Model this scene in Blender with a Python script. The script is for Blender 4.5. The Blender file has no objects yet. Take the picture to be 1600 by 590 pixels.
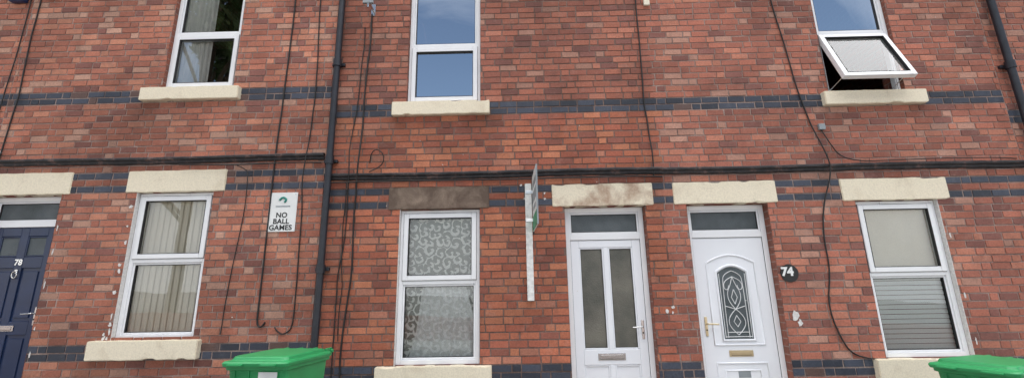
import bpy, bmesh, math, random
from mathutils import Matrix, Vector, noise
random.seed(7)
rnd=random.random
def U(a,b): return a+(b-a)*rnd()
scene=bpy.context.scene
COL=bpy.context.collection
SLOPE=.03

# ------------------------------------------------------------------ materials
def newmat(name):
    m=bpy.data.materials.new(name); m.use_nodes=True
    nt=m.node_tree; b=nt.nodes['Principled BSDF']
    return m,nt,b
def N(nt,t,**kw):
    n=nt.nodes.new(t)
    for k,v in kw.items(): setattr(n,k,v)
    return n
def ramp(nt,src,stops):
    r=N(nt,'ShaderNodeValToRGB'); e=r.color_ramp.elements
    while len(e)<len(stops): e.new(0.5)
    for i,(p,c) in enumerate(stops):
        e[i].position=p; e[i].color=(c[0],c[1],c[2],1) if not isinstance(c,(int,float)) else (c,c,c,1)
    nt.links.new(src,r.inputs[0]); return r
def noise_n(nt,scale,detail=4,rough=.55,vec=None,dist=0):
    n=N(nt,'ShaderNodeTexNoise'); n.inputs['Scale'].default_value=scale; n.inputs['Detail'].default_value=detail
    n.inputs['Roughness'].default_value=rough; n.inputs['Distortion'].default_value=dist
    if vec is None:
        tc=N(nt,'ShaderNodeTexCoord'); vec=tc.outputs['Object']
    nt.links.new(vec,n.inputs['Vector']); return n
def mix(nt,fac,a,b,mode='MIX'):
    m=N(nt,'ShaderNodeMix',data_type='RGBA',blend_type=mode)
    for s,v in ((0,fac),(6,a),(7,b)):
        if hasattr(v,'is_output'): nt.links.new(v,m.inputs[s])
        elif s==0: m.inputs[0].default_value=v
        else: m.inputs[s].default_value=(v[0],v[1],v[2],1)
    return m.outputs[2]
def bump(nt,b,h,strength=.3,dist=.01):
    n=N(nt,'ShaderNodeBump'); n.inputs['Strength'].default_value=strength; n.inputs['Distance'].default_value=dist
    nt.links.new(h,n.inputs['Height']); nt.links.new(n.outputs[0],b.inputs['Normal'])
def plain(name,col,rough=.5,metal=0,var=.12,nscale=6,bumpS=0,spec=.5):
    m,nt,b=newmat(name)
    n=noise_n(nt,nscale,5)
    r=ramp(nt,n.outputs[0],[(.3,tuple(c*(1-var) for c in col)),(.7,tuple(min(1,c*(1+var)) for c in col))])
    nt.links.new(r.outputs[0],b.inputs['Base Color'])
    b.inputs['Roughness'].default_value=rough; b.inputs['Metallic'].default_value=metal
    b.inputs['Specular IOR Level'].default_value=spec
    if bumpS: bump(nt,b,noise_n(nt,nscale*8,4).outputs[0],bumpS,.004)
    return m

def brick_mat(name,rough=.85,blue=False):
    m,nt,b=newmat(name)
    at=N(nt,'ShaderNodeAttribute',attribute_name='Col')
    n1=noise_n(nt,45,6,.7); n2=noise_n(nt,1.1,5,.6); n3=noise_n(nt,160,3,.6); n4=noise_n(nt,7,6,.75); n5=noise_n(nt,3.2,6,.7,dist=.5)
    r1=ramp(nt,n1.outputs[0],[(.25,.62),(.5,1.0),(.78,1.35)])
    r2=ramp(nt,n2.outputs[0],[(.3,.76),(.5,1.0),(.72,1.15)])
    c=mix(nt,1,at.outputs['Color'],r1.outputs[0],'MULTIPLY')
    c=mix(nt,1,c,r2.outputs[0],'MULTIPLY')
    r4=ramp(nt,n4.outputs[0],[(.54,0),(.76,.38)])
    c=mix(nt,r4.outputs[0],c,(.42,.30,.255) if not blue else (.2,.2,.22))
    r5=ramp(nt,n5.outputs[0],[(.54,0),(.70,.45)])
    c=mix(nt,r5.outputs[0],c,(.12,.065,.054) if not blue else (.04,.04,.05))
    r3=ramp(nt,n3.outputs[0],[(.68,0),(.74,.55)])
    c=mix(nt,r3.outputs[0],c,(.07,.04,.035))
    nt.links.new(c,b.inputs['Base Color'])
    b.inputs['Roughness'].default_value=rough
    b.inputs['Specular IOR Level'].default_value=.35
    bump(nt,b,n1.outputs[0],.5,.004)
    return m
M_BRICK=brick_mat('red_brick',.8)
M_BLUE=brick_mat('blue_brick',.5,True)
def mortar_mat(name,a,b_):
    m,nt,b=newmat(name)
    n=noise_n(nt,2.2,6,.65); n2=noise_n(nt,70,4)
    r=ramp(nt,n.outputs[0],[(.3,a),(.7,b_)])
    r2=ramp(nt,n2.outputs[0],[(.3,.7),(.7,1.2)])
    c=mix(nt,1,r.outputs[0],r2.outputs[0],'MULTIPLY')
    nt.links.new(c,b.inputs['Base Color']); b.inputs['Roughness'].default_value=.95
    bump(nt,b,n2.outputs[0],.5,.003)
    return m
M_MORT_L=mortar_mat('lime_mortar',(.16,.105,.09),(.44,.34,.30))
M_MORT_D=mortar_mat('dark_mortar',(.11,.07,.056),(.28,.195,.165))
def shell_mat():
    m,nt,b=newmat('reveal_brick')
    tc=N(nt,'ShaderNodeTexCoord'); sx=N(nt,'ShaderNodeSeparateXYZ'); nt.links.new(tc.outputs['Object'],sx.inputs[0])
    add=N(nt,'ShaderNodeMath',operation='ADD'); nt.links.new(sx.outputs[0],add.inputs[0]); nt.links.new(sx.outputs[1],add.inputs[1])
    cx=N(nt,'ShaderNodeCombineXYZ'); nt.links.new(add.outputs[0],cx.inputs[0]); nt.links.new(sx.outputs[2],cx.inputs[1])
    br=N(nt,'ShaderNodeTexBrick'); nt.links.new(cx.outputs[0],br.inputs['Vector'])
    br.inputs['Scale'].default_value=1; br.inputs['Brick Width'].default_value=.235; br.inputs['Row Height'].default_value=.0875
    br.inputs['Mortar Size'].default_value=.006
    br.inputs['Color1'].default_value=(.30,.10,.065,1); br.inputs['Color2'].default_value=(.19,.075,.055,1); br.inputs['Mortar'].default_value=(.28,.2,.17,1)
    n=noise_n(nt,30,5); r=ramp(nt,n.outputs[0],[(.3,.7),(.7,1.2)])
    nt.links.new(mix(nt,1,br.outputs[0],r.outputs[0],'MULTIPLY'),b.inputs['Base Color']); b.inputs['Roughness'].default_value=.9
    return m
M_SHELL=shell_mat()
def stone_mat(name,base,stain,lo,hi,sc=3.0,amount=1,blot=.3):
    m,nt,b=newmat(name)
    n=noise_n(nt,sc,7,.65,dist=.4); n2=noise_n(nt,55,5,.7); n3=noise_n(nt,14,4,.6)
    f=ramp(nt,n.outputs[0],[(lo,0),(hi,amount)])
    c=mix(nt,f.outputs[0],base,stain)
    r2=ramp(nt,n2.outputs[0],[(.3,.85),(.6,1.04)])
    c=mix(nt,1,c,r2.outputs[0],'MULTIPLY')
    f3=ramp(nt,n3.outputs[0],[(.66,0),(.74,blot)])
    c=mix(nt,f3.outputs[0],c,tuple(x*.55 for x in base))
    nt.links.new(c,b.inputs['Base Color']); b.inputs['Roughness'].default_value=.75
    bump(nt,b,n2.outputs[0],.5,.004)
    return m
CREAM=(.80,.72,.56)
M_ST=stone_mat('painted_stone',CREAM,(.62,.53,.39),.54,.78)
M_ST_STAIN=stone_mat('stained_stone',CREAM,(.32,.18,.115),.44,.62,2.6,.75)
M_ST_SOOT=stone_mat('sooty_stone',(.12,.08,.058),(.30,.225,.17),.45,.7,3)
M_PVC=plain('white_upvc',(.82,.83,.85),.28,0,.03,3)
M_PVCD=plain('white_door_skin',(.80,.82,.86),.33,0,.03,2)
M_SEAL=plain('rubber_seal',(.02,.02,.022),.6)
M_NAVY=plain('navy_door_paint',(.012,.026,.075),.32,0,.15)
M_CHROME=plain('chrome',(.6,.6,.6),.2,1,.05)
M_BRASS=plain('brass',(.62,.52,.34),.3,1,.1)
M_BLACKPAINT=plain('black_pipe_paint',(.018,.02,.028),.42,0,.35,9,.2)
M_CABLE=plain('black_cable',(.012,.011,.011),.6)
M_DARK=plain('dark_interior',(.035,.032,.03),.9)
M_WHITESPLAT=plain('old_white_paint',(.68,.66,.64),.8,0,.15,40,.4)
M_SLATE=plain('roof_slate',(.08,.085,.1),.6,0,.3,8,.4)
def string_mat():
    m,nt,b=newmat('string_course_paint')
    n=noise_n(nt,9,7,.75); n2=noise_n(nt,60,4)
    r=ramp(nt,n.outputs[0],[(.42,(.016,.016,.019)),(.54,(.035,.03,.032)),(.63,(.12,.07,.06)),(.76,(.2,.16,.15))])
    nt.links.new(r.outputs[0],b.inputs['Base Color']); b.inputs['Roughness'].default_value=.65
    bump(nt,b,n2.outputs[0],.6,.006); return m
M_STRING=string_mat()
def glass_mat(name,base=.13,tint=(.95,.97,.96)):
    m=bpy.data.materials.new(name); m.use_nodes=True; nt=m.node_tree; nt.nodes.remove(nt.nodes['Principled BSDF'])
    out=nt.nodes['Material Output']
    tr=N(nt,'ShaderNodeBsdfTransparent'); tr.inputs[0].default_value=(*tint,1)
    gl=N(nt,'ShaderNodeBsdfGlossy'); gl.inputs['Roughness'].default_value=.0; gl.inputs[0].default_value=(.95,.97,1,1)
    nz=noise_n(nt,1.6,1); bp=N(nt,'ShaderNodeBump'); bp.inputs['Strength'].default_value=.08; bp.inputs['Distance'].default_value=.02
    nt.links.new(nz.outputs[0],bp.inputs['Height']); nt.links.new(bp.outputs[0],gl.inputs['Normal'])
    fr=N(nt,'ShaderNodeFresnel'); fr.inputs[0].default_value=1.5
    ad=N(nt,'ShaderNodeMath',operation='ADD'); ad.use_clamp=True; nt.links.new(fr.outputs[0],ad.inputs[0]); ad.inputs[1].default_value=base
    mx=N(nt,'ShaderNodeMixShader'); nt.links.new(ad.outputs[0],mx.inputs[0]); nt.links.new(tr.outputs[0],mx.inputs[1]); nt.links.new(gl.outputs[0],mx.inputs[2])
    nt.links.new(mx.outputs[0],out.inputs[0]); return m
M_GLASS=glass_mat('window_glass',.045)
M_GLASS_U=glass_mat('upper_window_glass',.75)
M_GLASS_C=glass_mat('upper_window_glass_clear',.24)
M_GLASS_O=glass_mat('open_sash_glass',.03)
def obscure(name,a,b_,sc,rough=.22):
    m,nt,b=newmat(name)
    n=noise_n(nt,sc,3,.6,dist=1.5); n2=noise_n(nt,2.2,3)
    c=ramp(nt,n2.outputs[0],[(.35,a),(.65,b_)])
    nt.links.new(c.outputs[0],b.inputs['Base Color']); b.inputs['Roughness'].default_value=rough
    bump(nt,b,n.outputs[0],.7,.01); return m
M_OBS_BROWN=obscure('obscure_glass',(.085,.085,.07),(.17,.16,.13),40)
M_OBS_GREY=obscure('obscure_fanlight',(.05,.065,.07),(.11,.13,.14),55)
def cloth(name,a,b_,fine=120,trans=.3):
    m,nt,b=newmat(name)
    n=noise_n(nt,fine,2); n2=noise_n(nt,1.8,3)
    r=ramp(nt,n2.outputs[0],[(.3,a),(.7,b_)]); r2=ramp(nt,n.outputs[0],[(.3,.9),(.7,1.05)])
    nt.links.new(mix(nt,1,r.outputs[0],r2.outputs[0],'MULTIPLY'),b.inputs['Base Color']); b.inputs['Roughness'].default_value=.9
    return m
M_BLIND=cloth('cream_blind_fabric',(.80,.73,.60),(.87,.81,.69))
M_BLINDW=cloth('white_blind_slats',(.84,.84,.80),(.89,.89,.85))
M_CURT=cloth('grey_curtain',(.72,.71,.68),(.84,.83,.80))
def lace_mat(name,dark,light,scale=9.0,k=46,thr=.05):
    m,nt,b=newmat(name)
    tc=N(nt,'ShaderNodeTexCoord'); sp=N(nt,'ShaderNodeSeparateXYZ'); nt.links.new(tc.outputs['Object'],sp.inputs[0])
    cb0=N(nt,'ShaderNodeCombineXYZ'); nt.links.new(sp.outputs[0],cb0.inputs[0]); nt.links.new(sp.outputs[2],cb0.inputs[1])
    wn=noise_n(nt,13,2,.5,cb0.outputs[0]); ws=N(nt,'ShaderNodeVectorMath',operation='SCALE'); nt.links.new(wn.outputs['Color'],ws.inputs[0]); ws.inputs['Scale'].default_value=.06
    cb=N(nt,'ShaderNodeVectorMath',operation='ADD'); nt.links.new(cb0.outputs[0],cb.inputs[0]); nt.links.new(ws.outputs[0],cb.inputs[1])
    fl_=N(nt,'ShaderNodeVectorMath',operation='MULTIPLY'); nt.links.new(cb.outputs[0],fl_.inputs[0]); fl_.inputs[1].default_value=(1,1,0); cb=fl_
    vo=N(nt,'ShaderNodeTexVoronoi',voronoi_dimensions='2D',feature='F1'); vo.inputs['Scale'].default_value=scale; vo.inputs['Randomness'].default_value=.75
    nt.links.new(cb.outputs[0],vo.inputs['Vector'])
    df=N(nt,'ShaderNodeVectorMath',operation='SUBTRACT'); nt.links.new(cb.outputs[0],df.inputs[0]); nt.links.new(vo.outputs['Position'],df.inputs[1])
    s2=N(nt,'ShaderNodeSeparateXYZ'); nt.links.new(df.outputs[0],s2.inputs[0])
    at=N(nt,'ShaderNodeMath',operation='ARCTAN2'); nt.links.new(s2.outputs[1],at.inputs[0]); nt.links.new(s2.outputs[0],at.inputs[1])
    ln=N(nt,'ShaderNodeVectorMath',operation='LENGTH'); nt.links.new(df.outputs[0],ln.inputs[0])
    ml=N(nt,'ShaderNodeMath',operation='MULTIPLY_ADD'); nt.links.new(ln.outputs['Value'],ml.inputs[0]); ml.inputs[1].default_value=k*scale/3; nt.links.new(at.outputs[0],ml.inputs[2])
    sn=N(nt,'ShaderNodeMath',operation='SINE'); nt.links.new(ml.outputs[0],sn.inputs[0])
    r=ramp(nt,sn.outputs[0],[(thr,0),(thr+.5,1)])
    nz=noise_n(nt,90,3); r3=ramp(nt,nz.outputs[0],[(.3,.75),(.7,1.1)])
    c=mix(nt,r.outputs[0],dark,light); c=mix(nt,1,c,r3.outputs[0],'MULTIPLY')
    nt.links.new(c,b.inputs['Base Color']); b.inputs['Roughness'].default_value=.9
    return m
M_LACE=lace_mat('lace_curtain',(.24,.26,.23),(.82,.83,.78),9,24)
M_LACE2=lace_mat('lace_drape',(.70,.71,.68),(.88,.89,.87),9,24)
M_GREEN=plain('green_bin_plastic',(.022,.28,.09),.42,0,.12,5,.1)
M_RUBBER=plain('tyre_rubber',(.02,.02,.02),.8)
M_SIGN=plain('sign_white',(.78,.79,.78),.35,0,.05)
M_INK=plain('sign_black',(.012,.012,.012),.5)
M_TEAL=plain('sign_teal',(.02,.22,.18),.5)
M_BGREEN=plain('board_green',(.03,.25,.12),.5)
M_GREYP=plain('grey_print',(.25,.28,.3),.5)
M_LEAD=plain('lead_came',(.70,.71,.72),.4)
M_ALARM=plain('alarm_blue',(.015,.03,.10),.4)

# ------------------------------------------------------------------ geometry helpers
def link(o,parent=None):
    COL.objects.link(o)
    if parent: o.parent=parent
    return o
def empty(name,loc=(0,0,0)):
    o=bpy.data.objects.new(name,None); o.empty_display_size=.2; o.location=loc; return link(o)
def mesh_obj(name,verts,faces,mat,parent=None,bevel=0,smooth=False,seg=2):
    me=bpy.data.meshes.new(name); me.from_pydata(verts,[],faces); me.update()
    for m_ in (mat if isinstance(mat,list) else [mat]): me.materials.append(m_)
    o=bpy.data.objects.new(name,me); link(o,parent)
    if bevel:
        b=o.modifiers.new('b','BEVEL'); b.width=bevel; b.segments=seg; b.limit_method='ANGLE'; b.angle_limit=math.radians(40)
    if smooth:
        for p_ in me.polygons: p_.use_smooth=True
    return o
class Boxes:
    def __init__(s): s.v=[]; s.f=[]
    def add(s,x0,x1,y0,y1,z0,z1):
        n=len(s.v)
        s.v+=[(x0,y0,z0),(x1,y0,z0),(x1,y1,z0),(x0,y1,z0),(x0,y0,z1),(x1,y0,z1),(x1,y1,z1),(x0,y1,z1)]
        s.f+=[(n,n+1,n+5,n+4),(n+1,n+2,n+6,n+5),(n+2,n+3,n+7,n+6),(n+3,n,n+4,n+7),(n+4,n+5,n+6,n+7),(n+3,n+2,n+1,n)]
        return s
    def ring(s,x0,x1,z0,z1,w,y0,y1):
        s.add(x0,x0+w,y0,y1,z0,z1); s.add(x1-w,x1,y0,y1,z0,z1)
        s.add(x0+w,x1-w,y0,y1,z1-w,z1); s.add(x0+w,x1-w,y0,y1,z0,z0+w)
        return s
    def slope(s): s.v=[(x,y,z-SLOPE*x) for x,y,z in s.v]; return s
    def obj(s,name,mat,parent=None,bevel=.004): return mesh_obj(name,s.v,s.f,mat,parent,bevel)
def box(name,x0,x1,y0,y1,z0,z1,mat,parent=None,bevel=.004): return Boxes().add(x0,x1,y0,y1,z0,z1).obj(name,mat,parent,bevel)
def stone(name,x0,x1,y0,y1,z0,z1,mat,parent):
    bm=bmesh.new(); bmesh.ops.create_cube(bm,size=1)
    for v in bm.verts: v.co=Vector((x0+(v.co.x+.5)*(x1-x0),y0+(v.co.y+.5)*(y1-y0),z0+(v.co.z+.5)*(z1-z0)))
    bmesh.ops.bevel(bm,geom=bm.edges[:],offset=.008,segments=2,affect='EDGES')
    long=[e for e in bm.edges if abs(e.verts[0].co.x-e.verts[1].co.x)>.3]
    bmesh.ops.subdivide_edges(bm,edges=long,cuts=28,use_grid_fill=True)
    for v in bm.verts:
        n_=noise.noise_vector(v.co*9); v.co.x+=n_.x*.004; v.co.z+=n_.z*.006; v.co.y+=n_.y*.002
        if noise.noise(v.co*5+Vector((9,0,0)))>.38 and v.co.y<y0+.01: v.co.z+= -.013 if v.co.z>(z0+z1)/2 else .013
    me=bpy.data.meshes.new(name); bm.to_mesh(me); bm.free(); me.materials.append(mat)
    return link(bpy.data.objects.new(name,me),parent)
def tube(name,pts,r,mat,parent=None,cyc=False,smooth=True):
    cu=bpy.data.curves.new(name,'CURVE'); cu.dimensions='3D'; cu.bevel_depth=r; cu.bevel_resolution=3
    s=cu.splines.new('NURBS' if smooth and len(pts)>3 else 'POLY'); s.points.add(len(pts)-1)
    for i,p_ in enumerate(pts): s.points[i].co=(*p_,1)
    if s.type=='NURBS': s.order_u=3; s.use_endpoint_u=not cyc
    s.use_cyclic_u=cyc; cu.materials.append(mat); cu.use_fill_caps=True
    return link(bpy.data.objects.new(name,cu),parent)
def text(name,body,x,y,z,size,mat,parent=None,bold=0,align='CENTER',spacing=1,sx=1,rotx=90,rotz=0):
    cu=bpy.data.curves.new(name,'FONT'); cu.body=body; cu.size=size; cu.align_x=align; cu.align_y='CENTER'; cu.offset=bold; cu.extrude=.001; cu.space_character=spacing
    t=bpy.data.objects.new(name,cu); COL.objects.link(t)
    dg=bpy.context.evaluated_depsgraph_get(); me=bpy.data.meshes.new_from_object(t.evaluated_get(dg))
    bpy.data.objects.remove(t); me.materials.clear(); me.materials.append(mat)
    o=bpy.data.objects.new(name,me); link(o,parent); o.location=(x,y,z); o.rotation_euler=(math.radians(rotx),0,math.radians(rotz)); o.scale=(sx,1,1); return o
def disc(name,x,y,z,r,mat,parent,n=28,depth=.006,jit=0):
    v=[];
    for k in range(n):
        a=2*math.pi*k/n; rr=r*(1+U(-jit,jit)); v.append((x+rr*math.cos(a),y,z+rr*math.sin(a)))
    v2=[(a,y+depth,c) for a,_,c in v]
    f=[tuple(range(n))[::-1]]+[(i,(i+1)%n,n+(i+1)%n,n+i) for i in range(n)]
    return mesh_obj(name,v+v2,f,mat,parent)

# ------------------------------------------------------------------ brickwork
C_=.0875; JT=.0118; SL=.228; HL=.114
SILLS=[(-4.99,-3.67,4.17),(-1.62,-.35,3.87),(3.96,5.26,3.88),(-5.04,-3.74,.93),(-1.67,-.34,.63),(3.97,5.26,.6)]
def brick_color(x,z,house):
    p=noise.noise(Vector((x*.55,z*.8,house*9.3)))
    t=rnd()
    if house==76:
        base=[(.40,.125,.066),(.34,.10,.058),(.45,.16,.083),(.26,.088,.06),(.38,.15,.095)]
        w=[.36,.28,.15,.12,.09]
        if z>4.0: base=[(.35,.12,.075),(.29,.10,.067),(.39,.145,.093),(.20,.08,.063),(.36,.18,.13)]
    elif house==78:
        base=[(.38,.135,.084),(.32,.112,.072),(.43,.175,.108),(.21,.083,.065),(.42,.23,.165)]
        w=[.34,.29,.16,.11,.10]
    else:
        base=[(.36,.122,.078),(.30,.105,.070),(.41,.155,.098),(.21,.083,.065),(.39,.20,.145)]
        w=[.34,.29,.16,.12,.09]
    acc=0;c=base[-1]
    for b_,ww in zip(base,w):
        acc+=ww
        if t<acc: c=b_;break
    g=(1+.36*p)*U(.85,1.16)*1.02
    for a,b_,zz in SILLS:      # run-off grime beneath the sill ends
        if zz-.9<z<zz and (abs(x-a)<.16 or abs(x-b_)<.16): g*=.72+.28*(zz-z)/.9
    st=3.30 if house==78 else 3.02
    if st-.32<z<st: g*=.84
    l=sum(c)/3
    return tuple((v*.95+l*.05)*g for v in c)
def in_blue(z,bands): return any(a<z<b for a,b in bands)
def build_bricks(parent,x0,x1,z0,z1,zoff,openings,bands,house,clipL,clipR):
    V=[];F=[];MI=[];CO=[]
    k0=int(math.floor((z0-zoff)/C_)); k1=int(math.ceil((z1-zoff)/C_))
    per=3*SL+HL
    for k in range(k0,k1):
        zb=zoff+k*C_; zt=zb+C_; zm=(zb+zt)/2
        rr=random.Random(k*31+int(zoff*1000))
        x=-12+(0 if k%2 else per/2)+rr.uniform(-.03,.03); i=0
        cuts=[(a,b) for a,b,c,d in openings if c<zm<d]
        dz=math.sin(k*1.7)*.001
        while x<x1+.3:
            L=SL if i%4!=3 else HL
            L*=rr.uniform(.965,1.035)
            i+=1
            xa,xb=x,x+L; x=xb
            xm=(xa+xb)/2
            if clipL: xa=max(xa,x0)
            elif xm<x0: continue
            if clipR: xb=min(xb,x1)
            elif xm>=x1: continue
            segs=[(xa,xb)]
            for a,b in cuts:
                ns=[]
                for s,e in segs:
                    if e<=a or s>=b: ns.append((s,e))
                    else:
                        if s<a: ns.append((s,a+JT/2))
                        if e>b: ns.append((b-JT/2,e))
                segs=ns
            for s,e in segs:
                if e-s<.03: continue
                blue=in_blue(zm,bands)
                if blue:
                    q=U(.7,1.7); c=(.037*q,.043*q,.060*q)
                    if rnd()<.07: c=(.11,.065,.055)
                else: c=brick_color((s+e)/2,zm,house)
                j=lambda a=.0022:U(-a,a)
                h=JT/2; n=len(V); yb=.009; yf=-.002+U(-.0018,.0018); iv=.003; ty=U(-.0014,.0014)
                X0,X1,Z0,Z1=s+h+j(),e-h+j(),zb+h+j()+dz,zt-h+j()+dz
                V+=[(X0,yb,Z0),(X1,yb,Z0),(X1,yb,Z1),(X0,yb,Z1),
                    (X0+iv+j(),yf+ty,Z0+iv+j()),(X1-iv+j(),yf-ty,Z0+iv+j()),(X1-iv+j(),yf-ty,Z1-iv+j()),(X0+iv+j(),yf+ty,Z1-iv+j())]
                F+=[(n+4,n+5,n+6,n+7),(n,n+1,n+5,n+4),(n+1,n+2,n+6,n+5),(n+2,n+3,n+7,n+6),(n+3,n,n+4,n+7)]
                MI+=[1 if blue else 0]*5; CO+=[c]*20
    me=bpy.data.meshes.new('brickwork'); me.from_pydata(V,[],F)
    me.materials.append(M_BRICK); me.materials.append(M_BLUE)
    me.polygons.foreach_set('material_index',MI)
    ca=me.color_attributes.new('Col','FLOAT_COLOR','CORNER')
    flat=[]
    for c in CO: flat+=[c[0],c[1],c[2],1]
    ca.data.foreach_set('color',flat); me.update()
    return link(bpy.data.objects.new('brickwork',me),parent)
def build_shell(parent,x0,x1,z1,openings,mort,deep=8.0):
    xs=sorted({x0,x1}|{v for o in openings for v in o[:2] if x0<v<x1}); zs=sorted({-.5,z1}|{v for o in openings for v in o[2:]})
    V=[];F=[]
    def q(*p): n=len(V); V.extend(p); F.append((n,n+1,n+2,n+3))
    y=.005
    for a,b in zip(xs,xs[1:]):
        for c,d in zip(zs,zs[1:]):
            xm,zm=(a+b)/2,(c+d)/2
            if any(o[0]<xm<o[1] and o[2]<zm<o[3] for o in openings): continue
            q((a,y,c),(b,y,c),(b,y,d),(a,y,d))
    mesh_obj('mortar',V,F,mort,parent)
    V=[];F=[]
    def q2(*p): n=len(V); V.extend(p); F.append((n,n+1,n+2,n+3))
    for a,b,c,d in openings:
        for xx in (a,b): q2((xx,-.001,c),(xx,.30,c),(xx,.30,d),(xx,-.001,d))
        q2((a,y,d),(b,y,d),(b,.3,d),(a,.3,d)); q2((a,y,c),(b,y,c),(b,.3,c),(a,.3,c))
    mesh_obj('reveals',V,F,M_SHELL,parent)
    V=[];F=[]
    e=.003
    q2((x0+e,y+.01,-.5),(x0+e,deep,-.5),(x0+e,deep,z1),(x0+e,y+.01,z1)); q2((x1-e,y+.01,-.5),(x1-e,deep,-.5),(x1-e,deep,z1),(x1-e,y+.01,z1))
    q2((x0+e,deep,-.5),(x1-e,deep,-.5),(x1-e,deep,z1),(x0+e,deep,z1))
    mesh_obj('side_and_rear_walls',V,F,M_SHELL,parent)
    b=Boxes(); b.add(x0+.05,x1-.05,.32,deep-.1,.05,.12); b.add(x0+.05,x1-.05,.32,deep-.1,3.3,3.5); b.add(x0+.05,x1-.05,3.4,3.5,.13,3.29); b.add(x0+.05,x1-.05,3.4,3.5,3.51,z1)
    b.obj('interior',M_DARK,parent,0)
def build_roof(parent,x0,x1,z1):
    V=[(x0,-.28,z1-.02),(x1,-.28,z1-.02),(x1,4,z1+2.6),(x0,4,z1+2.6),(x0,8.28,z1-.02),(x1,8.28,z1-.02)]
    mesh_obj('roof',V,[(0,1,2,3),(3,2,5,4)],M_SLATE,parent)
    mesh_obj('gable_walls',[(x0+.01,0,z1),(x0+.01,8,z1),(x0+.01,4,z1+2.55),(x1-.01,0,z1),(x1-.01,8,z1),(x1-.01,4,z1+2.55)],[(0,1,2),(3,4,5)],M_SHELL,parent)
    tube('gutter',[(x0,-.3,z1-.06),(x1,-.3,z1-.06)],.055,M_BLACKPAINT,parent)
    box('fascia',x0,x1,-.22,-.19,z1-.2,z1-.03,M_BLACKPAINT,parent)
    box('chimney_stack',x0+.1,x0+1.0,3.6,4.4,z1+1.5,z1+3.9,M_SHELL,parent)
    for i in range(3):
        tube('chimney_pot',[(x0+.28+i*.27,4,z1+3.85),(x0+.28+i*.27,4,z1+4.3)],.1,M_ST_STAIN,parent)

# ------------------------------------------------------------------ windows
def pleats(name,x0,x1,y,z0,z1,mat,parent,per=.09,amp=.012,lean=0,seed=0,flare=None):
    nx=int((x1-x0)/per*8); V=[];F=[]; nz=10
    for j in range(nz+1):
        t=j/nz; z=z0+(z1-z0)*t
        for i in range(nx+1):
            u=i/nx; xa=x0+(x1-x0)*u
            if flare: xa=flare(u,t)
            ph=u*(x1-x0)/per*2*math.pi+1.2*math.sin(u*9+seed)
            V.append((xa,y+amp*math.sin(ph)+.004*math.sin(ph*.37+t*3),z))
    for j in range(nz):
        for i in range(nx):
            a=j*(nx+1)+i; F.append((a,a+1,a+nx+2,a+nx+1))
    return mesh_obj(name,V,F,mat,parent,smooth=True)
def vblinds(x0,x1,y,z0,z1,mat,parent):
    V=[];F=[]
    n=int((x1-x0)/.075)
    for i in range(n):
        cx=x0+(i+.5)*(x1-x0)/n; a=math.radians(9+U(-3,3)); w=.046
        k=len(V); dx,dy=w*math.cos(a),w*math.sin(a)
        V+=[(cx-dx,y+dy,z0),(cx+dx,y-dy,z0),(cx+dx,y-dy,z1),(cx-dx,y+dy,z1)]; F.append((k,k+1,k+2,k+3))
    mesh_obj('vertical_blinds',V,F,mat,parent)
def hblinds(x0,x1,y,z0,z1,mat,parent,pitch=.055):
    V=[];F=[]; z=z0
    while z<z1:
        k=len(V); V+=[(x0,y-.012,z-.024),(x1,y-.012,z-.024),(x1,y+.012,z+.024),(x0,y+.012,z+.024)]; F.append((k,k+1,k+2,k+3)); z+=pitch
    mesh_obj('venetian_blinds',V,F,mat,parent)
def pane(name,x0,x1,y,z0,z1,mat,parent):
    return mesh_obj(name,[(x0,y,z0),(x1,y,z0),(x1,y,z1),(x0,y,z1)],[(0,1,2,3)],mat,parent)
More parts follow.
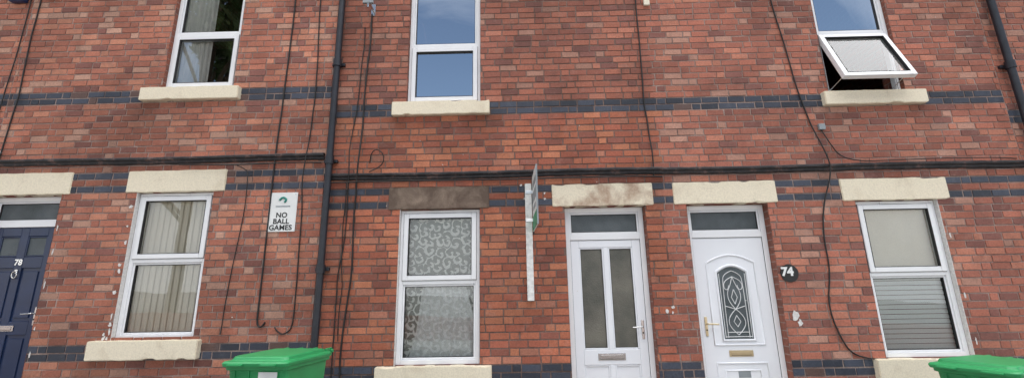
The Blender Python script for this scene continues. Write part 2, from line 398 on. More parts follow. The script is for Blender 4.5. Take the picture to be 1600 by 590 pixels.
def window(parent,x0,x1,z0,z1,tz,sash='top',y=.05,glass=None,opened=None,vents=True):
    glass=glass or M_GLASS
    w=empty('window'); w.parent=parent
    f=Boxes(); e=.004; x0+=e;x1-=e;z0+=e;z1-=e
    f.ring(x0,x1,z0,z1,.052,y,y+.07); f.add(x0+.052,x1-.052,y,y+.07,tz-.03,tz+.03)
    f.obj('frame',M_PVC,w,.005)
    for nm,a,b in (('lower',z0+.052,tz-.03),('upper',tz+.03,z1-.052)):
        xa,xb=x0+.052,x1-.052
        if (nm=='upper')==(sash=='top'):
            s=Boxes(); par=w
            if opened:
                par=empty('open_sash'); par.parent=w; par.location=(0,y,b); par.rotation_euler=(math.radians(-opened),0,0)
                oy,oz=y,b
            else: oy=oz=0
            g=.012
            s.ring(xa-g,xb+g,a-g-oz,b+g-oz,.062,y-.016-oy,y+.05-oy)
            s.obj('sash',M_PVC,par,.007)
            s2=Boxes(); s2.ring(xa+.048,xb-.048,a+.048-oz,b-.048-oz,.006,y-.0175-oy,y+.02-oy); s2.obj('seal',M_SEAL,par,0)
            pane('glass',xa+.045,xb-.045,y+.015-oy,a+.045-oz,b-.045-oz,M_GLASS_O if opened else glass,par)
            s3=Boxes(); s3.ring(xa-g-.004,xb+g+.004,a-g-.004,b+g+.004,.004,y-.004,y+.002); s3.obj('rebate_gap',M_SEAL,w,0)
            if opened:
                tube('window_stay',[(xa+.03,y+.03,a+.02),(xa+.05,y-.22,a+.10)],.006,M_CHROME,w)
                tube('window_stay',[(xb-.03,y+.03,a+.02),(xb-.05,y-.22,a+.10)],.006,M_CHROME,w)
        else:
            s=Boxes(); s.ring(xa,xb,a,b,.024,y+.016,y+.06); s.obj('bead',M_PVC,w,.006)
            s2=Boxes(); s2.ring(xa+.024,xb-.024,a+.024,b-.024,.005,y+.02,y+.055); s2.obj('seal',M_SEAL,w,0)
            pane('glass',xa+.02,xb-.02,y+.04,a+.02,b-.02,glass,w)
    box('inner_sill',x0,x1,y+.08,y+.25,z0-.01,z0+.02,M_PVC,w)
    if vents: box('trickle_vent',(x0+x1)/2-.17,(x0+x1)/2+.17,y-.008,y,z1-.035,z1-.018,M_PVC,w,.003)
    return w

# ================================================================== HOUSES
EAVES=6.75
LO=.28
h78=empty('brick_house')
X78=(-6.83,-2.45)
op78=[(-6.79,-5.80,.43,2.93),(-4.83,-3.85,1.15,2.93),(-4.76,-3.79,4.35,6.12)]
Z78=2.92+LO; Z76=2.92
def bands(z): return [(z-C_+.001,z-.001),(z-3*C_+.001,z-2*C_-.001),(z+11*C_+.001,z+13*C_-.001),(z-26*C_+.001,z-24*C_-.001)]
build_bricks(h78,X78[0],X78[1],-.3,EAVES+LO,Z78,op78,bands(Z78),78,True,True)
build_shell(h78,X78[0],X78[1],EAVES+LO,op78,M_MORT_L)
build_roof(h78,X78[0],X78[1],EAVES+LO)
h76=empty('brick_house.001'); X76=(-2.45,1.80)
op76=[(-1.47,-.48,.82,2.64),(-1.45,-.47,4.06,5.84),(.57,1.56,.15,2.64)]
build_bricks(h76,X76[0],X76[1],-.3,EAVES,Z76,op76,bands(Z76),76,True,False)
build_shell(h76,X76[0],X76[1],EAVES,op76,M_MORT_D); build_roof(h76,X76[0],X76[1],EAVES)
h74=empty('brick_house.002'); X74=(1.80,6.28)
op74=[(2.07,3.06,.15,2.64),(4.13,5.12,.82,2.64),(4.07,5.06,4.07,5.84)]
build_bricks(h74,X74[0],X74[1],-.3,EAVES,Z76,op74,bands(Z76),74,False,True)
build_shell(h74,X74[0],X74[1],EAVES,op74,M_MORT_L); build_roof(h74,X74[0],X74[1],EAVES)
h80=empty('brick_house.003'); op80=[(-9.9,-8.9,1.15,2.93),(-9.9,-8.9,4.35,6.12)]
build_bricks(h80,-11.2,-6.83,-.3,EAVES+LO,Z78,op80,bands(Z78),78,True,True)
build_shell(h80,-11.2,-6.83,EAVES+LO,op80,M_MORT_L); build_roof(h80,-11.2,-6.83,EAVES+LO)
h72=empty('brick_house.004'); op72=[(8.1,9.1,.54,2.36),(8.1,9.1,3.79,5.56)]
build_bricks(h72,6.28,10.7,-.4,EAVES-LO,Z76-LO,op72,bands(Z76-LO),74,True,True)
build_shell(h72,6.28,10.7,EAVES-LO,op72,M_MORT_L); build_roof(h72,6.28,10.7,EAVES-LO)
for h,o in ((h80,op80),(h72,op72)):
    for i,(a,b,c,d) in enumerate(o):
        window(h,a,b,c,d,c+(d-c)*.52,'top' if i==0 else 'bottom'); pleats('curtain',a+.06,b-.06,.2,c,d,M_CURT,h)
        stone('sill',a-.17,b+.17,-.07,.05,c-.19,c,M_ST,h); stone('lintel',a-.15,b+.15,-.012,.1,d,d+.28,M_ST,h)

def string(parent,x0,x1,zt):
    n=int((x1-x0)/.06); prof=[(.0,zt),(-.05,zt-.008),(-.058,zt-.02),(-.056,zt-.04),(-.032,zt-.055),(-.03,zt-.078),(-.012,zt-.092),(.0,zt-.094)]
    V=[];F=[]
    for i in range(n+1):
        x=x0+(x1-x0)*i/n
        for j,(yy,zz) in enumerate(prof):
            q=noise.noise_vector(Vector((x*7,zz*20,yy*9)))
            V.append((x,yy+(q.y*.006 if 0<j<7 else 0),zz+q.z*.006+.006*math.sin(x*1.7)))
    m=len(prof)
    for i in range(n):
        for j in range(m-1): a=i*m+j; F.append((a,a+1,a+m+1,a+m))
    F+= [tuple(range(m)),tuple(range(n*m,n*m+m))]
    mesh_obj('string_course',V,F,M_STRING,parent)
string(h78,-6.83,-2.47,3.395); string(h80,-11.2,-6.83,3.395); string(h76,-2.44,1.80,3.118); string(h74,1.80,6.27,3.112); string(h72,6.28,10.7,3.112-LO)

stone('lintel',-6.93,-5.70,-.014,.11,2.93,3.215,M_ST,h78); stone('lintel',-4.98,-3.71,-.014,.05,2.93,3.212,M_ST,h78)
stone('lintel',-4.95,-3.66,-.014,.05,6.12,6.40,M_ST,h78)
stone('sill',-5.04,-3.74,-.075,.05,.935,1.15,M_ST,h78); stone('sill',-4.99,-3.67,-.075,.05,4.17,4.35,M_ST,h78)
stone('lintel',-1.62,-.36,-.014,.05,2.64,2.925,M_ST_SOOT,h76); stone('lintel',.42,1.67,-.014,.11,2.64,2.92,M_ST_STAIN,h76)
stone('lintel',-1.62,-.36,-.014,.05,5.84,6.12,M_ST,h76)
stone('sill',-1.67,-.34,-.075,.05,.63,.82,M_ST,h76); stone('sill',-1.62,-.35,-.075,.05,3.875,4.06,M_ST,h76)
stone('lintel',1.92,3.19,-.014,.11,2.64,2.915,M_ST,h74); stone('lintel',3.98,5.28,-.014,.05,2.64,2.915,M_ST,h74); stone('lintel',3.95,5.25,-.014,.05,5.84,6.12,M_ST,h74)
stone('sill',3.97,5.26,-.075,.05,.60,.82,M_ST,h74); stone('sill',3.96,5.26,-.075,.05,3.885,4.07,M_ST,h74)
for h,a,b,z in ((h78,-6.85,-5.74,.43),(h76,.5,1.62,.15),(h74,2.0,3.13,.15)): stone('door_step',a,b,-.30,.12,-.15,z,M_ST_STAIN,h)

window(h78,-4.83,-3.85,1.15,2.93,2.08,'top'); vblinds(-4.77,-3.91,.128,1.2,2.87,M_BLIND,h78)
window(h78,-4.76,-3.79,4.35,6.12,5.19,'bottom',glass=M_GLASS_C)
pleats('curtain',-4.70,-4.26,.125,4.4,6.1,M_CURT,h78,.07,.014)
window(h76,-1.47,-.48,.82,2.64,1.76,'top')
pleats('lace_curtain',-1.41,-.54,.13,1.72,2.60,M_LACE,h76,.16,.005)
pleats('lace_curtain_lower',-1.41,-.54,.14,.87,1.73,M_LACE,h76,.2,.005)
def fl(u,t): 
    return -1.18+u*.52+ (u-.5)*.32*(1-t)+.05*(1-t)*math.sin(3*t)
pleats('lace_drape',-1.18,-.66,.118,.88,1.74,M_LACE2,h76,.06,.010,flare=fl)
window(h76,-1.45,-.47,4.06,5.84,4.91,'bottom',glass=M_GLASS_U)
window(h74,4.13,5.12,.82,2.64,1.76,'top'); 
pleats('net_curtain',4.19,5.06,.128,1.74,2.59,M_BLIND,h74,.30,.006); hblinds(4.19,5.06,.130,.88,1.74,M_BLINDW,h74)
window(h74,4.07,5.06,4.07,5.84,4.96,'bottom',glass=M_GLASS_U,opened=22)

def strip(h,x0,x1,y0,y1,z0,z1): box('painted_reveal',x0,x1,y0,y1,z0,z1,M_WHITESPLAT,h,0)
strip(h78,-4.832,-4.826,-.003,.05,1.15,2.93); strip(h74,5.116,5.122,-.003,.05,.82,2.64); strip(h76,-1.472,-1.466,-.003,.05,.82,2.64)

# doors -------------------------------------------------------------
def door_frame(d,x0,x1,z0,z1,tz,y):
    f=Boxes(); x0+=.003;x1-=.003;z1-=.003
    f.add(x0,x0+.062,y,y+.07,z0,z1); f.add(x1-.062,x1,y,y+.07,z0,z1); f.add(x0+.062,x1-.062,y,y+.07,z1-.062,z1); f.add(x0+.062,x1-.062,y,y+.07,tz-.035,tz+.04)
    f.add(x0+.062,x1-.062,y-.01,y+.07,z0,z0+.03)
    f.obj('door_frame',M_PVC,d,.005)
    b=Boxes(); b.ring(x0+.062,x1-.062,tz+.04,z1-.062,.022,y+.015,y+.06); b.obj('fanlight_bead',M_PVC,d,.006)
    b=Boxes(); b.ring(x0+.084,x1-.084,tz+.062,z1-.084,.005,y+.018,y+.05); b.obj('seal',M_SEAL,d,0)
def handle(d,x,y,z,dirx,mat=M_CHROME):
    box('handle_plate',x-.016,x+.016,y-.012,y,z-.12,z+.10,mat,d,.008)
    tube('handle_lever',[(x,y-.01,z+.02),(x,y-.05,z+.02),(x+dirx*.03,y-.058,z+.02),(x+dirx*.13,y-.055,z+.015)],.009,mat,d)
    disc('key_cylinder',x,y-.016,z-.05,.009,M_INK,d,12)
def letterplate(d,x0,x1,y,z0,z1,mat):
    b=Boxes(); b.add(x0,x1,y-.008,y,z0,z1); b.obj('letter_plate',mat,d,.004)
    b=Boxes(); b.add(x0+.025,x1-.025,y-.013,y-.008,z0+.018,z1-.018); b.obj('letter_flap',mat,d,.003)
    b=Boxes(); b.add(x0+.022,x1-.022,y-.0095,y-.008,z0+.013,z0+.017); b.obj('flap_shadow_gap',M_INK,d,0)
d=empty('front_door'); d.parent=h76; y=.11
door_frame(d,.57,1.56,.15,2.64,2.27,y); pane('fanlight',.65,1.48,y+.035,2.31,2.57,M_OBS_GREY,d)
L,R_=.637,1.493
b=Boxes(); yy=y+.012
b.add(L,L+.10,yy,yy+.05,.19,2.232); b.add(R_-.10,R_,yy,yy+.05,.19,2.232); b.add(L+.1,R_-.1,yy,yy+.05,2.14,2.232); b.add(L+.1,R_-.1,yy,yy+.05,.78,.95); b.add(L+.1,R_-.1,yy,yy+.05,.19,.33)
b.add(1.035,1.095,yy+.001,yy+.05,.33,.78); b.add(1.035,1.095,yy+.001,yy+.05,.95,2.14)
b.obj('leaf_frame',M_PVCD,d,.006)
pane('lower_panel',L+.09,R_-.09,yy+.02,.32,.80,M_PVCD,d)
for a,c in ((L+.1,1.035),(1.095,R_-.1)):
    bb=Boxes(); bb.ring(a,c,.95,2.14,.018,yy+.006,yy+.04); bb.ring(a,c,.33,.78,.018,yy+.006,yy+.04); bb.obj('bead',M_PVCD,d,.006)
    bb=Boxes(); bb.ring(a+.018,c-.018,.968,2.122,.004,yy+.01,yy+.03); bb.obj('seal',M_SEAL,d,0)
    pane('obscure_pane',a+.015,c-.015,yy+.022,.96,2.13,M_OBS_BROWN,d)
b=Boxes(); b.ring(L-.004,R_+.004,.187,2.236,.004,y+.008,y+.014); b.obj('leaf_gap',M_SEAL,d,0)
letterplate(d,.90,1.22,yy,.83,.91,M_CHROME); handle(d,1.445,yy,1.18,-1)
d=empty('front_door'); d.parent=h74
door_frame(d,2.07,3.06,.15,2.64,2.27,y); pane('fanlight',2.15,2.98,y+.035,2.31,2.57,M_OBS_GREY,d)
L,R_=2.137,2.993
box('leaf',L,R_,yy,yy+.05,.19,2.232,M_PVCD,d,.006)
b=Boxes(); b.ring(L-.004,R_+.004,.187,2.236,.004,y+.008,y+.014); b.obj('leaf_gap',M_SEAL,d,0)
cx=(L+R_)/2
def archpts(hw,z0,z1,rise,y,n=14):
    pts=[(cx-hw,y,z0),(cx-hw,y,z1)]
    for i in range(1,n):
        t=i/n; pts.append((cx-hw+2*hw*t,y,z1+rise*math.sin(math.pi*t)))
    pts+=[(cx+hw,y,z1),(cx+hw,y,z0)]; return pts
tube('glass_surround',archpts(.185,1.03,1.82,.075,yy),.018,M_PVCD,d,True,False)
tube('outer_moulding',archpts(.29,.98,1.93,.09,yy),.013,M_PVCD,d,True,False)
tube('lower_moulding',[(cx-.29,yy,.30),(cx-.29,yy,.78),(cx+.29,yy,.78),(cx+.29,yy,.30)],.013,M_PVCD,d,True,False)
tube('lower_moulding',[(cx-.2,yy,.38),(cx-.2,yy,.70),(cx+.2,yy,.70),(cx+.2,yy,.38)],.011,M_PVCD,d,True,False)
ap=archpts(.17,1.045,1.815,.068,yy-.003); mesh_obj('leaded_glass',ap,[tuple(range(len(ap)))[::-1]],M_OBS_GREY,d)
yl=yy-.006; z_=1.44
def lead(pts,r=.0045): tube('lead',[(cx+a,yl,c) for a,c in pts],r,M_LEAD,d)
for s in (-1,1):
    lead([(s*.155,1.06),(s*.155,1.80)]); lead([(s*.125,1.06),(s*.125,1.70),(s*.09,1.80),(0,1.83)])
    lead([(0,1.09),(s*.09,1.17),(s*.10,1.27),(s*.03,1.36),(0,1.38)])
    lead([(0,1.38),(s*.07,1.46),(s*.08,1.58),(s*.03,1.66),(0,1.76)])
    lead([(0,1.76),(s*.10,1.72),(s*.115,1.62),(s*.06,1.60),(s*.05,1.66)])
    lead([(0,1.18),(s*.04,1.24),(0,1.31)]); lead([(0,1.44),(s*.035,1.52),(0,1.61)]); lead([(s*.125,1.42),(s*.06,1.40),(0,1.38)])
lead([(-.16,1.07),(.16,1.07)]); lead([(-.13,1.12),(.13,1.12)])
letterplate(d,cx-.14,cx+.14,yy,.85,.92,M_BRASS); handle(d,2.195,yy,1.20,1,M_BRASS)
box('notice_sticker',cx-.06,cx+.08,yy-.002,yy,.62,.69,M_GREYP,d,0)
d=empty('front_door'); d.parent=h78
door_frame(d,-6.79,-5.80,.43,2.93,2.57,y); pane('fanlight',-6.71,-5.88,y+.035,2.61,2.86,M_OBS_GREY,d)
L,R_=-6.723,-5.867; cx=(L+R_)/2
b=Boxes(); yb=yy+.018
b.add(L,R_,yb,yb+.04,.47,2.532); b.obj('leaf',M_NAVY,d,.004)
b=Boxes()
for a,c in ((L,L+.13),(cx-.05,cx+.05),(R_-.13,R_)): b.add(a,c,yy,yb+.001,.47,2.532)
for a,c in ((.47,.66),(1.22,1.38),(2.02,2.16),(2.42,2.532)):
    b.add(L+.13,cx-.05,yy+.0005,yb+.001,a,c); b.add(cx+.05,R_-.13,yy+.0005,yb+.001,a,c)
b.obj('rails_and_stiles',M_NAVY,d,.006)
b=Boxes()
for xa,xb in ((L+.16,cx-.08),(cx+.08,R_-.16)):
    b.add(xa,xb,yy+.006,yb+.001,.70,1.18); b.add(xa,xb,yy+.006,yb+.001,1.42,1.98)
b.obj('raised_panels',M_NAVY,d,.01)
for xa,xb in ((L+.13,cx-.05),(cx+.05,R_-.13)):
    pane('door_light',xa+.01,xb-.01,yb-.002,2.18,2.40,M_OBS_GREY,d)
    bb=Boxes(); bb.ring(xa,xb,2.165,2.415,.014,yy+.004,yb); bb.obj('bead',M_NAVY,d,.004)
letterplate(d,cx-.13,cx+.13,yy,1.265,1.335,M_CHROME)
text('door_number','78',cx,yy-.003,2.09,.10,M_CHROME,d,.003)
disc('knocker_plate',cx,yy-.008,1.98,.025,M_CHROME,d,16)
tube('knocker_ring',[(cx+.032*math.cos(a),yy-.018,1.94+.045*math.sin(a)) for a in [i*math.pi/6 for i in range(12)]],.007,M_CHROME,d,True)
handle(d,R_-.06,yy,1.45,-1)

# ------------------------------------------------------------------ wall-mounted things
def pipe(name,x,y,z0,z1,r=.042):
    p_=empty(name); tube('downpipe',[(x,y,z0),(x,y,z1)],r,M_BLACKPAINT,p_)
    z=z0+.5
    while z<z1:
        tube('collar',[(x,y,z-.05),(x,y,z+.05)],r+.012,M_BLACKPAINT,p_); b=Boxes(); b.add(x-.085,x+.085,y+.035,.0,z-.02,z+.02); b.obj('bracket',M_BLACKPAINT,p_,.004); z+=1.35
    return p_
pipe('drainpipe',-2.375,-.075,.08,6.72); pipe('drainpipe',6.40,-.075,-.18,6.45)

sg=empty('no_ball_games_sign')
box('panel',-3.12,-2.765,-.014,-.006,2.395,2.89,M_SIGN,sg,.004)
for i,t in enumerate(('NO','BALL','GAMES')): text('lettering',t,-2.945,-.0155,2.60-i*.078,.088,M_INK,sg,.0022,spacing=1.05)
tube('stand_in_mark',[(-2.99,-.016,2.79),(-2.965,-.016,2.825),(-2.92,-.016,2.82),(-2.90,-.016,2.785),(-2.925,-.016,2.765)],.013,M_TEAL,sg)
box('small_print_line',-3.03,-2.85,-.0155,-.014,2.705,2.72,M_GREYP,sg,0)
for xx in (-3.095,-2.79):
    for zz in (2.42,2.865): disc('fixing',xx,-.017,zz,.006,M_CHROME,sg,10)

eb=empty('estate_agent_board')
box('post',.085,.165,-.055,-.006,1.52,2.93,plain('weathered_white_post',(.72,.72,.70),.6,0,.2,20),eb,.004)
bp=empty('board_panel',(.18,-.03,0)); bp.parent=eb; bp.rotation_euler=(0,0,math.radians(2.5))
box('panel',-.006,.006,-.63,0,2.33,3.0,M_SIGN,bp,.002)
box('panel_edge_clip',-.009,.009,-.015,.002,2.30,3.03,M_INK,bp,0)
box('panel_edge',-.009,.009,-.64,-.631,2.33,3.0,M_GREYP,bp,0)
b=Boxes(); b.add(-.009,-.0065,-.625,-.02,2.335,2.50); b.obj('green_band',M_BGREEN,bp,0)
b=Boxes(); b.add(-.009,-.0065,-.57,-.08,2.83,2.90); b.add(-.009,-.0065,-.57,-.08,2.66,2.78); b.add(-.009,-.0065,-.48,-.14,2.56,2.61); b.obj('print_blocks',M_GREYP,bp,0)
box('bracket',.09,.18,-.062,-.056,2.45,2.49,M_CHROME,eb,.002); box('bracket',.09,.18,-.062,-.056,2.8,2.84,M_CHROME,eb,.002)

hn=empty('house_number_plaque')
disc('black_disc',3.19,-.012,1.785,.105,M_INK,hn,40,.008,.02)
text('digits','74',3.165,-.014,1.80,.135,M_SIGN,hn,.006,sx=1.05)

ab=empty('burglar_alarm_box'); box('case',-7.12,-6.90,-.09,-.004,5.72,5.98,M_ALARM,ab,.02)
ab=empty('burglar_alarm_box'); box('case',-6.62,-6.45,-.07,-.004,5.78,6.0,M_INK,ab,.02)
br=empty('aerial_bracket'); box('wall_plate',-1.99,-1.93,-.012,-.003,5.38,5.56,M_CHROME,br,.003)
tube('arm',[(-1.96,-.01,5.46),(-1.96,-.22,5.46)],.014,M_CHROME,br); tube('mast',[(-1.96,-.22,5.36),(-1.96,-.22,5.95)],.016,M_CHROME,br)
box('clamp',-2.03,-1.89,-.24,-.20,5.42,5.50,M_GREYP,br,.006)
jb=empty('junction_box'); box('case',3.84,3.92,-.04,-.004,3.56,3.64,M_GREYP,jb,.006)
vt=empty('overflow_pipe'); tube('spout',[(-6.74,.0,3.50),(-6.74,-.09,3.49)],.022,M_SIGN,vt)
mb=empty('cable_clip_box'); box('case',1.78,1.86,-.04,-.004,5.42,5.52,M_BLIND,mb,.006)

def cable(pts,r=.0075,y=-.016,wob=.014):
    P=[]
    for (a,b),(c,d_) in zip(pts,pts[1:]):
        n=max(1,int(math.hypot(c-a,d_-b)/.25))
        for i in range(n):
            t=i/n; xx=a+(c-a)*t; zz=b+(d_-b)*t
            yy_=y
            for s0,s1 in ((3.30,3.40),(3.02,3.12)):
                if (s0-.06<zz<s1+.06): yy_=-.07
            P.append((xx+wob*noise.noise(Vector((zz*2.3,a*5,0))),yy_,zz))
    P.append((pts[-1][0],y,pts[-1][1]))
    return tube('cable',P,r*1.1,M_CABLE)
cable([(-6.70,6.9),(-6.72,5.2),(-6.68,4.3),(-6.74,3.2)]); cable([(-6.86,6.9),(-6.86,5.0),(-6.92,3.3)],.006)
cable([(-3.05,6.9),(-3.07,5.0),(-3.10,3.5),(-3.11,2.3),(-3.10,1.45),(-3.10,1.30),(-3.04,1.26),(-3.01,1.33)],.009)
cable([(-2.72,6.9),(-2.70,5.5),(-2.66,4.2),(-2.70,3.0),(-2.68,1.6),(-2.68,1.28),(-2.74,1.20),(-2.83,1.19),(-2.89,1.27)],.007)
cable([(-1.96,5.4),(-2.0,4.4),(-2.0,3.4),(-2.04,2.6),(-2.02,1.9),(-2.06,1.2),(-2.09,.4)],.009,wob=.04)
cable([(-2.06,5.2),(-2.07,4.2),(-2.14,3.4),(-2.12,2.4),(-2.2,1.6),(-2.17,.9),(-2.2,.4)],.006,wob=.05)
cable([(-2.14,3.0),(-2.16,2.2),(-2.10,1.7),(-2.13,1.1)],.005,wob=.06)
cable([(-1.86,3.12),(-1.72,3.2),(-1.68,3.33),(-1.76,3.42),(-1.86,3.38),(-1.88,3.25)],.006)
cable([(-3.55,3.24),(-3.45,3.2),(-3.40,3.1),(-3.44,2.4),(-3.5,1.7),(-3.52,1.2)],.005,wob=.03)
cable([(-4.3,3.27),(-3.6,3.25),(-2.5,3.27)],.007,y=-.02)
cable([(1.66,6.7),(1.68,5.0),(1.66,4.0),(1.69,3.5),(1.70,3.0)],.008)
cable([(3.50,6.7),(3.53,5.4),(3.62,4.6),(3.66,4.1),(3.76,3.6),(3.88,3.02),(3.72,2.6),(3.66,2.2),(3.67,1.8),(3.56,1.4),(3.67,.98),(3.80,.84),(3.99,.82)],.0075)
cable([(3.88,3.56),(3.92,3.35),(4.05,3.2),(4.25,3.12),(5.2,3.14),(6.2,3.13)],.006)
cable([(-2.40,2.99),(-1.6,3.0),(-.2,2.985),(1.2,3.0),(1.8,2.99)],.008,y=-.02)

V=[];F=[]
def splat(x,z,w,h,n=11):
    k=len(V)
    for i in range(n):
        a=2*math.pi*i/n; r=U(.45,1.05); V.append((x+w*r*math.cos(a),-.0062-.0003*(k%5),z+h*r*math.sin(a)))
    F.append(tuple(range(k,k+n))[::-1])
for z in [1.25,1.33,1.42,1.7,1.95,2.03,2.3,2.5,2.75]: splat(-4.87+U(-.015,.015),z,U(.012,.035),U(.02,.05))
for z in [1.0,1.3,1.8,2.2,2.5]: splat(-5.77+U(-.01,.02),z,.012,U(.02,.06))
for _ in range(5): splat(U(-4.95,-4.85),U(1.16,1.3),U(.01,.02),U(.01,.03))
for z in (1.38,1.42,1.36): splat(1.72+U(-.05,.07),z,U(.008,.03),U(.015,.03))
for _ in range(26): splat(U(-6.6,6.3),U(.9,5.4),U(.004,.013),U(.004,.012),7)
splat(3.18,1.30,.05,.07); splat(3.23,1.22,.035,.05); 
for _ in range(8): splat(U(-.05,.5),U(2.7,2.95),U(.006,.02),U(.006,.03))
for z in (1.0,1.5,2.2): splat(5.17,z,.012,.05)
mesh_obj('paint_scuffs',V,F,M_WHITESPLAT)

# ------------------------------------------------------------------ wheelie bins
def wheelie_bin(name,x,y,z,rot):
    p_=empty(name)
    bm=bmesh.new()
    def ringv(w,d0,d1,z,r=.05,n=4):
        out=[]
        for sx,sy,a0 in ((1,-1,-90),(1,1,0),(-1,1,90),(-1,-1,180)):
            yc=d1-r if sy>0 else d0+r
            for i in range(n+1):
                a=math.radians(a0+90*i/n); out.append(bm.verts.new((sx*(w/2-r)+r*math.cos(a),yc+r*math.sin(a),z)))
        return out
    prof=[(.46,-.25,.25,.03),(.47,-.26,.26,.06),(.50,-.30,.28,.5),(.545,-.345,.30,.93),(.58,-.37,.325,.935),(.58,-.37,.325,.985),(.56,-.355,.31,.99)]
    rs=[ringv(*q) for q in prof]
    for a,b in zip(rs,rs[1:]):
        for i in range(len(a)): bm.faces.new((a[i],a[(i+1)%len(a)],b[(i+1)%len(a)],b[i]))
    bm.faces.new(rs[0][::-1])
    me=bpy.data.meshes.new('body'); bm.to_mesh(me); bm.free(); me.materials.append(M_GREEN)
    o=link(bpy.data.objects.new('body',me),p_)
    b_=o.modifiers.new('b','BEVEL'); b_.width=.006; b_.segments=2; b_.limit_method='ANGLE'
    bm=bmesh.new()
    prof=[(.60,-.40,.335,.965),(.61,-.405,.335,.992),(.595,-.392,.325,1.004),(.53,-.34,.28,1.010),(.515,-.325,.268,1.034),(.49,-.30,.25,1.040)]
    rs=[ringv(*q) for q in prof]
    for a,b in zip(rs,rs[1:]):
        for i in range(len(a)): bm.faces.new((a[i],a[(i+1)%len(a)],b[(i+1)%len(a)],b[i]))
    bm.faces.new(rs[-1]); bm.faces.new(rs[0][::-1])
    me=bpy.data.meshes.new('lid'); bm.to_mesh(me); bm.free(); me.materials.append(M_GREEN)
    o=link(bpy.data.objects.new('lid',me),p_); b_=o.modifiers.new('b','BEVEL'); b_.width=.004; b_.segments=2; b_.limit_method='ANGLE'; b_.angle_limit=math.radians(12)
    b=Boxes(); b.add(-.22,-.08,-.43,-.40,.972,.99); b.add(.08,.22,-.43,-.40,.972,.99); b.obj('lid_grips',M_GREEN,p_,.006)
    b=Boxes()
    for xx in (-.24,-.09,.07,.22): b.add(xx,xx+.025,.30,.41,.955,1.03)
    b.obj('hinge_lugs',M_GREEN,p_,.006)
    tube('rear_handle',[(-.26,.395,1.0),(.26,.395,1.0)],.016,M_GREEN,p_)
    b=Boxes()
    for xx in (-.2,-.07,.06,.19): b.add(xx,xx+.012,-.352,-.30,.62,.93)
    b.obj('front_ribs',M_GREEN,p_,.003)
    b=Boxes(); b.add(.03,.20,-.356,-.353,.80,.92); b.obj('label',M_SIGN,p_,0)
    b=Boxes(); b.add(.05,.18,-.3575,-.3565,.82,.87); b.obj('label_print',M_TEAL,p_,0)
    tube('axle',[(-.27,.27,.1),(.27,.27,.1)],.012,M_CHROME,p_)
    for s in (-1,1):
        tube('wheel',[(s*.255,.27,.1),(s*.30,.27,.1)],.1,M_RUBBER,p_)
    p_.location=(x,y,z); p_.rotation_euler=(0,0,math.radians(rot)); return p_
wheelie_bin('wheelie_bin',-2.18,-1.13,.085,-7); wheelie_bin('wheelie_bin',4.10,-1.25,-.06,-70)

# ------------------------------------------------------------------ street
def ground_mat(name,a,b_,sc=3,bs=.5):
    m,nt,b=newmat(name); n=noise_n(nt,sc,6,.6); n2=noise_n(nt,120,4,.7)
    r=ramp(nt,n.outputs[0],[(.3,a),(.7,b_)]); r2=ramp(nt,n2.outputs[0],[(.3,.75),(.7,1.25)])
    nt.links.new(mix(nt,1,r.outputs[0],r2.outputs[0],'MULTIPLY'),b.inputs['Base Color']); b.inputs['Roughness'].default_value=.9; bump(nt,b,n2.outputs[0],bs,.006); return m
M_ASPH=ground_mat('asphalt',(.04,.04,.042),(.065,.064,.062)); M_PAVE=ground_mat('paving',(.22,.21,.195),(.32,.305,.28),1.2); M_YARD=ground_mat('gravel_yard',(.17,.16,.145),(.27,.255,.235),.4)
M_KERB=ground_mat('kerbstone',(.25,.24,.22),(.35,.33,.31),4)
mesh_obj('ground',[(x,y_,-.13-SLOPE*x) for x,y_ in ((-300,-300),(300,-300),(300,300),(-300,300))],[(0,1,2,3)],M_YARD)
mesh_obj('road',[(x,y_,-.11-SLOPE*x) for x,y_ in ((-60,-8.6),(60,-8.6),(60,-2.55),(-60,-2.55))],[(0,1,2,3)],M_ASPH)
def sbox(name,y0,y1,z0,z1,mat,bv=0): return Boxes().add(-60,60,y0,y1,z0,z1).slope().obj(name,mat,None,bv)
sbox('pavement',-2.4,-.002,-.2,0.0,M_PAVE); sbox('kerb',-2.56,-2.403,-.2,.004,M_KERB,.01)
sbox('pavement',-10.6,-8.75,-.2,0.0,M_PAVE); sbox('kerb',-8.747,-8.6,-.2,.004,M_KERB,.01)
b=Boxes()
for i in range(-10,11): b.add(i*5-1,i*5+1,-5.65,-5.55,-.107,-.106)
b.slope().obj('road_marking',plain('road_paint',(.7,.7,.68),.7,0,.15,20),None,0)
sbox('garden_wall',-11.0,-10.75,-.1,.75,M_SHELL,.01)
def leafmass(name,blobs,count,size,mat,parent=None):
    V=[];F=[]
    for _ in range(count):
        c,r=random.choice(blobs)
        v=Vector((random.gauss(0,1),random.gauss(0,1),random.gauss(0,1))).normalized()*(.55+.5*rnd()**.5)
        p_=Vector(c)+Vector((v.x*r[0],v.y*r[1],v.z*r[2]))
        a=Vector((U(-1,1),U(-1,1),U(-1,1))).normalized(); b2=a.orthogonal().normalized(); s=size*U(.6,1.4)
        k=len(V); V+=[tuple(p_+a*s),tuple(p_+b2*s*.5),tuple(p_-a*s),tuple(p_-b2*s*.5)]; F.append((k,k+1,k+2,k+3))
    return mesh_obj(name,V,F,mat,parent)
def leaf_mat():
    m,nt,b=newmat('foliage'); n=noise_n(nt,.9,4); r=ramp(nt,n.outputs[0],[(.3,(.02,.05,.012)),(.7,(.07,.12,.03))]); nt.links.new(r.outputs[0],b.inputs['Base Color']); b.inputs['Roughness'].default_value=.6; return m
M_LEAF=leaf_mat(); M_BARK=plain('bark',(.10,.075,.05),.95,0,.3,12,.6)
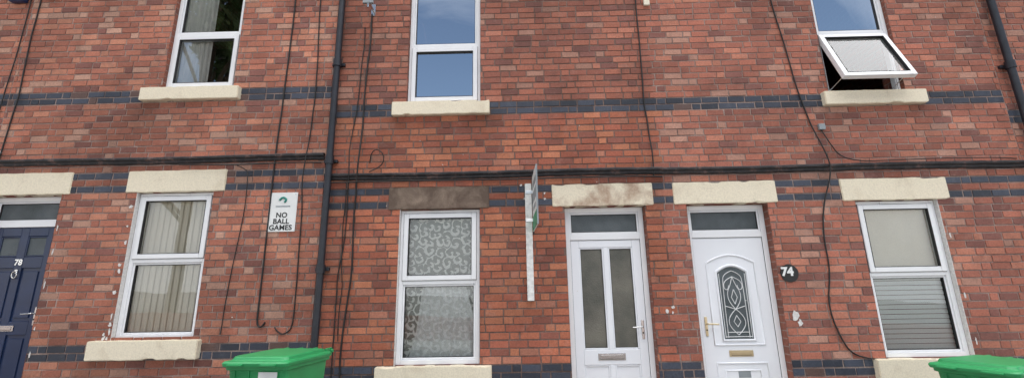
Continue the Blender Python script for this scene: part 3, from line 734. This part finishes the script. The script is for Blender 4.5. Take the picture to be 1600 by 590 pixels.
def tree(x,y,H,seed,nl=9000,sz=.16):
    random.seed(seed); t=empty('tree',(x,y,-SLOPE*x))
    tube('trunk',[(0,0,-.3),(.1,0,H*.2),(-.05,.1,H*.45),(.1,.05,H*.8)],.22,M_BARK,t)
    bl=[]
    for i in range(16):
        a=i*2.4; rr=H*U(.12,.27); z=H*U(.36,.9); e=(rr*math.cos(a),rr*math.sin(a),z)
        tube('limb',[(0,0,z*.6),(e[0]*.5,e[1]*.5,z*.82),e],.07,M_BARK,t); bl.append((e,(H*U(.08,.14),H*U(.08,.14),H*U(.06,.1))))
    bl.append(((0,0,H*.92),(H*.1,H*.1,H*.08)))
    leafmass('crown',bl,nl,sz,M_LEAF,t)
tree(-14,-12.5,19,3,26000,.2); tree(-30,-22,15,4); tree(16,-34,8,6); tree(36,-24,12,8)

# ------------------------------------------------------------------ light + world
SUN_EL=52; SUN_AZ=12  # azimuth from +Y towards +X : the sun stands behind the terrace
w=bpy.data.worlds.new('World'); scene.world=w; w.use_nodes=True; nt=w.node_tree
bg=nt.nodes['Background']; sky=N(nt,'ShaderNodeTexSky',sky_type='NISHITA'); sky.sun_disc=False
sky.sun_elevation=math.radians(SUN_EL); sky.sun_rotation=math.radians(SUN_AZ); sky.air_density=1.2; sky.dust_density=2.0
tc=N(nt,'ShaderNodeTexCoord'); nz=noise_n(nt,2.2,7,.6,tc.outputs['Generated'],.6)
r=ramp(nt,nz.outputs[0],[(.50,0),(.72,.6)])
c=mix(nt,r.outputs[0],sky.outputs[0],(6.5,7,7.8))
sz=N(nt,'ShaderNodeSeparateXYZ'); nt.links.new(tc.outputs['Generated'],sz.inputs[0])
# bright horizon haze, added to light the blinds and whiten lower-pane reflections
hz=N(nt,'ShaderNodeMapRange',interpolation_type='SMOOTHSTEP'); hz.inputs['From Min'].default_value=.26; hz.inputs['From Max'].default_value=.10; nt.links.new(sz.outputs[2],hz.inputs['Value'])
c=mix(nt,hz.outputs[0],c,(14,14,13.8))
# unseen bright cloud bank, added high up as fill light for the facade
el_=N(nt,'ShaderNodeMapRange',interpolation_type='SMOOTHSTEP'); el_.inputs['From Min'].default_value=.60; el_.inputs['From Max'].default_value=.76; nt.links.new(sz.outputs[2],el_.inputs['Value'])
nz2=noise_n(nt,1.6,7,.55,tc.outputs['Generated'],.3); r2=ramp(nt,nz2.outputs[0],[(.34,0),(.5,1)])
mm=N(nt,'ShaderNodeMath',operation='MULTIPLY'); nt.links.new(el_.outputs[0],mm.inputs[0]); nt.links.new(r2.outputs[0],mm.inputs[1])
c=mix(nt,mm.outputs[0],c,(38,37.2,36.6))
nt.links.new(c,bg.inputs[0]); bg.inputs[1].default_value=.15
sd=bpy.data.lights.new('sun','SUN'); sd.energy=5; sd.angle=math.radians(.5); sd.color=(1,.95,.86)
so=link(bpy.data.objects.new('sun',sd))
el,az=math.radians(SUN_EL),math.radians(SUN_AZ)
dirv=Vector((math.sin(az)*math.cos(el),math.cos(az)*math.cos(el),math.sin(el)))
so.rotation_euler=dirv.to_track_quat('Z','Y').to_euler(); so.location=(0,0,20)

# ------------------------------------------------------------------ camera
f=690.0; p=math.atan(f/2905)
Rm=Matrix.Rotation(math.radians(.8),3,'Z')@Matrix.Rotation(math.pi/2+p,3,'X')@Matrix.Rotation(math.radians(-1.0),3,'Z')
cam=bpy.data.cameras.new('camera'); cam.sensor_width=36; cam.lens=36*f/1600; cam.clip_end=800; cam.clip_start=.05
co=link(bpy.data.objects.new('camera',cam)); M=Rm.to_4x4(); M.translation=Vector((0,-5.38,1.6)); co.matrix_world=M
scene.camera=co
scene.view_settings.view_transform='Standard'; scene.view_settings.look='None'; scene.view_settings.exposure=0
